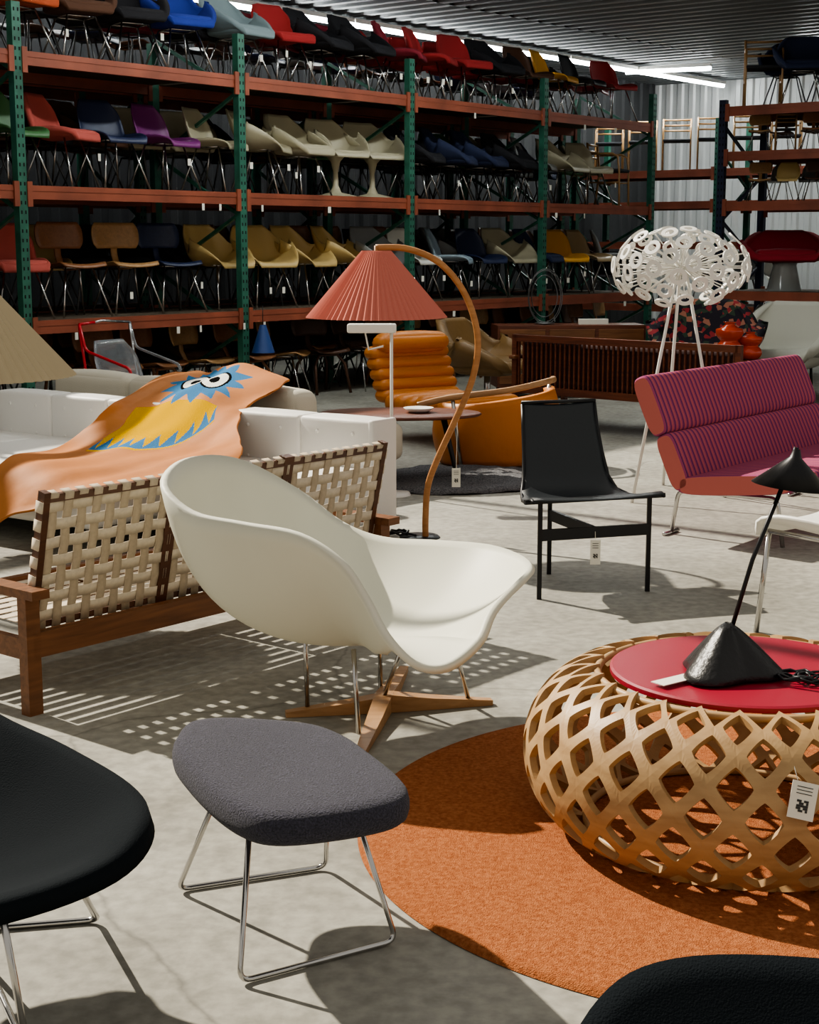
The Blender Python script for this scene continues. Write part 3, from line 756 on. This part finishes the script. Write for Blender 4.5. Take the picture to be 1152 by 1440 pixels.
diamond([(.47,-.02,.45),(.41,.14,.465),(.24,.32,.49),(.04,.46,.535),(-.10,.62,.62),(-.30,.66,.72),(-.45,.3,.74),(-.48,-.1,.6),(-.35,-.3,.5),(0,-.36,.38),(.25,-.25,.38),(.42,-.14,.41)],(-.02,.05,.28),'wire_lounge_chair',(-.97,2.90,0),
 [[(.28,.05,.34),(.25,.50,.008),(-.25,.40,.008),(-.2,.1,.32)],[(.17,-.05,.32),(.05,.28,.008),(.24,-.12,.008),(.22,-.2,.36)],[(-.1,-.2,.34),(-.25,-.4,.008),(.0,-.45,.008),(.0,-.25,.36)]],.02)
diamond([(-.35,.02,.37),(-.30,.12,.49),(-.17,.16,.545),(.1,.13,.55),(.35,.05,.535),(.55,-.1,.49),(.5,-.5,.42),(.2,-.7,.38),(-.1,-.55,.38),(-.28,-.25,.36)],(.1,-.25,.28),'wire_lounge_chair',(.555,1.92,0),
 [[(-.05,-.1,.3),(-.15,.1,.008),(.35,.1,.008),(.25,-.1,.3)],[(0,-.4,.3),(-.15,-.6,.008),(.35,-.6,.008),(.2,-.4,.3)]])
# ---------------------------------------------------------------- orange lounge with rolls
ORL=mat('orange_leather',(.54,.18,.025),.5,bump=.3,bscale=15)
b=B()
for i in range(5):
    z=.34+i*.082; y=.02+i*.04; b.rbox((0,y,z),(.74,.19,.105),.05,ORL,bulge=.012)
b.rbox((0,.12,.75),(.66,.20,.15),.07,ORL,bulge=.02)
for i in range(6): b.rbox((0,-.10-i*.14,.29+(.02 if i>2 else 0)),(.74,.155,.15),.06,ORL,bulge=.012)
for sx in(-.33,.33): b.tube([(sx,.25,0),(sx,-.1,.2),(sx,-.7,.22),(sx,-.85,0)],.016,CHROME)
b.obj('roll_cushion_chaise',(.08,12.6,0),.6)
b=B()
rows=[]
for i in range(12):
    f=i/11; z=.02+.46*f; rows.append([((.36+.05*math.sin(f*pi))*math.cos(a)*1.05,(.30+.05*f)*math.sin(a),z+.05*math.cos(a)*f) for a in [pi*(.95)+pi*1.1*k/24 for k in range(25)]])
b.sheet(rows,ORL,.06); b.rbox((0,.0,.28),(.62,.5,.18),.07,ORL,bulge=.03)
b.tube(spline([(-.62,-.32,.45),(-.40,-.34,.50),(0,-.38,.55),(.34,-.22,.60),(.42,.1,.58)],30),[(.022,.014)]*30,OAK,8)
b.tube([(-.38,-.33,.5),(-.30,-.25,0)],.014,CHROME); b.tube([(.38,.0,.55),(.34,.1,0)],.014,CHROME)
b.obj('leather_lounge_chair',(.62,11.05,0),.15)
b=B(); b.lathe([(.001,.02),(.52,.02),(.535,.01),(.52,0),(.001,0)],(0,0,.43),ROSE,64,Matrix.Diagonal((1.0,.62,1,1)))
for sx in(-1,1):
    for sy in(-1,1): b.tube([(sx*.28,sy*.18,.43),(sx*.38,sy*.26,0)],[.02,.012],BLACKM,8)
b.lathe([(.001,.0),(.07,.005),(.10,.03),(.095,.03),(.06,.012)],(.12,.0,.452),WHITE,32)
b.obj('coffee_table',(-.06,10.2,0))
b=B(); SL=2.15
b.bar((0,0,.75),(SL,0,.75),.045,.055,ROSE); b.bar((0,0,.32),(SL,0,.32),.045,.06,ROSE)
for i in range(44): b.bar((.04+i*(SL-.08)/43,0,.34),(.04+i*(SL-.08)/43,0,.73),.018,.014,ROSE)
for x in(0,SL):
    b.bar((x,0,.0),(x,0,.78),.045,.045,ROSE); b.bar((x,.7,.0),(x,.7,.58),.045,.045,ROSE); b.rbox((x,.35,.59),(.07,.82,.035),.015,TEAK); b.bar((x,0,.30),(x,.7,.30),.04,.06,ROSE)
b.bar((0,.7,.32),(SL,.7,.32),.04,.06,ROSE); b.rbox((SL/2,.36,.40),(SL-.08,.66,.12),.04,mat('dark_cushion',(.05,.02,.02),.9)); b.rbox((SL/2,.08,.56),(SL-.08,.12,.34),.05,MATS['dark_cushion'])
b.obj('slat_back_sofa',(.90,13.3,0),math.atan2(-1.45,1.6))
b=B(); BR=mat('olive_leather',(.17,.095,.03),.5,bump=.2,bscale=20)
rows=[[Vector((p[0]*1.35,p[1]*1.2,p[2]*1.12-.06)) for p in r] for r in shell_rows(True)]
b.sheet(rows,BR,.09); b.rbox((.05,0,.42),(.55,.55,.14),.06,BR,bulge=.02)
b.lathe([(.001,.05),(.28,.03),(.30,0)],(0,0,0),CHROME,32); b.tube([(0,0,0),(0,0,.4)],.03,CHROME)
b.obj('swivel_lounge_chair',(.72,14.5,0),math.radians(-35))
b=B(); b.box((0,0,.42),(1.5,.45,.62),ROSE); 
for x in(-.5,0,.5): b.box((x,-.23,.42),(.46,.012,.54),TEAK); b.box((x+.18,-.245,.42),(.015,.02,.12),BLACKM)
for x in(-.68,.68):
    for y in(-.18,.18): b.tube([(x,y,.12),(x,y,0)],.018,BLACKM)
b.box((.25,-.05,.755),(.30,.06,.06),TAG)
b.obj('sideboard',(1.60,15.9,0),.1,bevel=.004)
b=B()
for k,r in enumerate((.17,.16,.13)): b.tube([(r*math.cos(a),.05*k-.05+.02*math.sin(a*2),r*math.sin(a)*1.6+.27) for a in [2*pi*q/48 for q in range(48)]],.005,DULL,6,closed=True)
b.lathe([(.001,.01),(.10,.01),(.10,0)],(0,0,0),DULL,24); b.obj('wire_hoop_sculpture',(1.36,15.85,.74))
b=B(); b.box((0,0,.515),(.55,.4,.03),TEAK)
for x in(-.24,.24):
    for y in(-.16,.16): b.bar((x,y,0),(x,y,.50),.03,.03,TEAK)
b.obj('side_table',(2.90,13.8,0),-.5,bevel=.003)
VA=mat('orange_glaze',(.62,.055,.006),.2,coat=.5)
def vase(h,r,loc):
    b=B(); pr=[]; 
    for i in range(28):
        f=i/27; 
        rr=r*(.55+.42*abs(math.sin(f*pi*2))**.7) if f<.82 else r*(.45+.12*math.cos(f*30))
        pr.append((rr,f*h))
    b.lathe([(.001,0)]+pr+[(r*.3,h)],(0,0,0),VA,32); b.obj('ceramic_vase',loc)
vase(.33,.125,(2.80,13.75,.531)); vase(.24,.11,(2.99,13.78,.531)); 
def floral():
    m=mat('floral_print',(.03,.01,.02),.9); nt=m.node_tree; p=nt.nodes['Principled BSDF']
    tc=nt.nodes.new('ShaderNodeTexCoord'); v=nt.nodes.new('ShaderNodeTexVoronoi'); v.inputs['Scale'].default_value=22; r=nt.nodes.new('ShaderNodeValToRGB'); r.color_ramp.interpolation='CONSTANT'
    e=r.color_ramp.elements; e[0].color=(.012,.008,.016,1); e[1].position=.55; e[1].color=(.28,.025,.03,1); n=e.new(.70); n.color=(.03,.05,.03,1); n=e.new(.86); n.color=(.35,.14,.09,1)
    sp=nt.nodes.new('ShaderNodeSeparateColor')
    nt.links.new(tc.outputs['Object'],v.inputs['Vector']); nt.links.new(v.outputs['Color'],sp.inputs[0]); nt.links.new(sp.outputs[0],r.inputs[0]); nt.links.new(r.outputs[0],p.inputs['Base Color']); return m
def tub(name,m,loc,rz,s=1.3):
    b=B(); rows=[[Vector((p[0]*s,p[1]*s*1.1,p[2]*s*.95-.12)) for p in r] for r in shell_rows(True)]
    b.sheet(rows,m,.10); b.rbox((.05,0,.40),(.55*s/1.3,.6*s/1.3,.16),.06,m,bulge=.02)
    for x in(-.2,.2):
        for y in(-.22,.22): b.tube([(x,y,.38),(x*1.1,y*1.1,0)],.014,BLACKM)
    b.obj(name,loc,rz)
tub('floral_tub_chair',floral(),(2.85,15.1,0),math.radians(-100),1.45)
tub('white_tub_chair',mat('white_fabric',(.50,.49,.42),.9),(3.72,15.6,0),math.radians(-120),1.4)
# clear armchair with red rail
b=B(); REDM=mat('red_lacquer',(.50,.008,.02),.3); CL=mat('clear_acrylic',(.75,.8,.85),.08,trans=.85)
b.sheet([[Vector((p[0],p[1],p[2])) for p in r] for r in shell_rows(False)],CL,.02)
b.tube(bent([(-.30,-.27,.92),(-.24,-.27,.72),(.24,-.27,.60),(.24,-.27,0)],.05),.012,REDM,8)
b.tube(bent([(-.30,.27,.92),(-.24,.27,.72),(.24,.27,.60),(.24,.27,0)],.05),.012,CL,8)
b.tube([(-.30,-.27,.92),(-.31,-.10,.93)],.012,REDM,8); b.tube([(-.31,-.10,.93),(-.33,0,.94),(-.30,.27,.92)],.010,CHROME,8)
for sy,mm in((-.27,REDM),(.27,CHROME)): b.tube([(-.30,sy,.90),(-.22,sy,.40),(-.28,sy,0)],.011,mm,8); b.bar((-.2,sy,.40),(.23,sy,.40),.02,.05,CL)
b.obj('clear_armchair',(-2.15,12.2,0),math.radians(-35))
b=B(); b.lathe([(.03,.16),(.08,.0),(.11,-.1)],(0,0,0),mat('blue_enamel',(.03,.07,.22),.35),24); b.tube([(0,0,.16),(0,0,.34)],.004,BLACKM,5)
b.obj('pendant_lamp',rk(-2.42,-.16,.62))
b=B()
random.seed(3)
for i in range(60):
    s=random.uniform(-6,4.9); z=random.choice([3.05,2.0,.91])+random.choice([-.14,.18,.25]); 
    b.box(rk(s,-.06 if z-int(z)>.5 else -.02,z),(.035,.002,.06),TAG,rz=RANG+random.uniform(-.3,.3))
b.obj('price_tags')
# ---------------------------------------------------------------- colour management
SC.view_settings.view_transform='AgX'
try: SC.view_settings.look='AgX - Medium High Contrast'
except Exception: pass
SC.view_settings.exposure=0.05
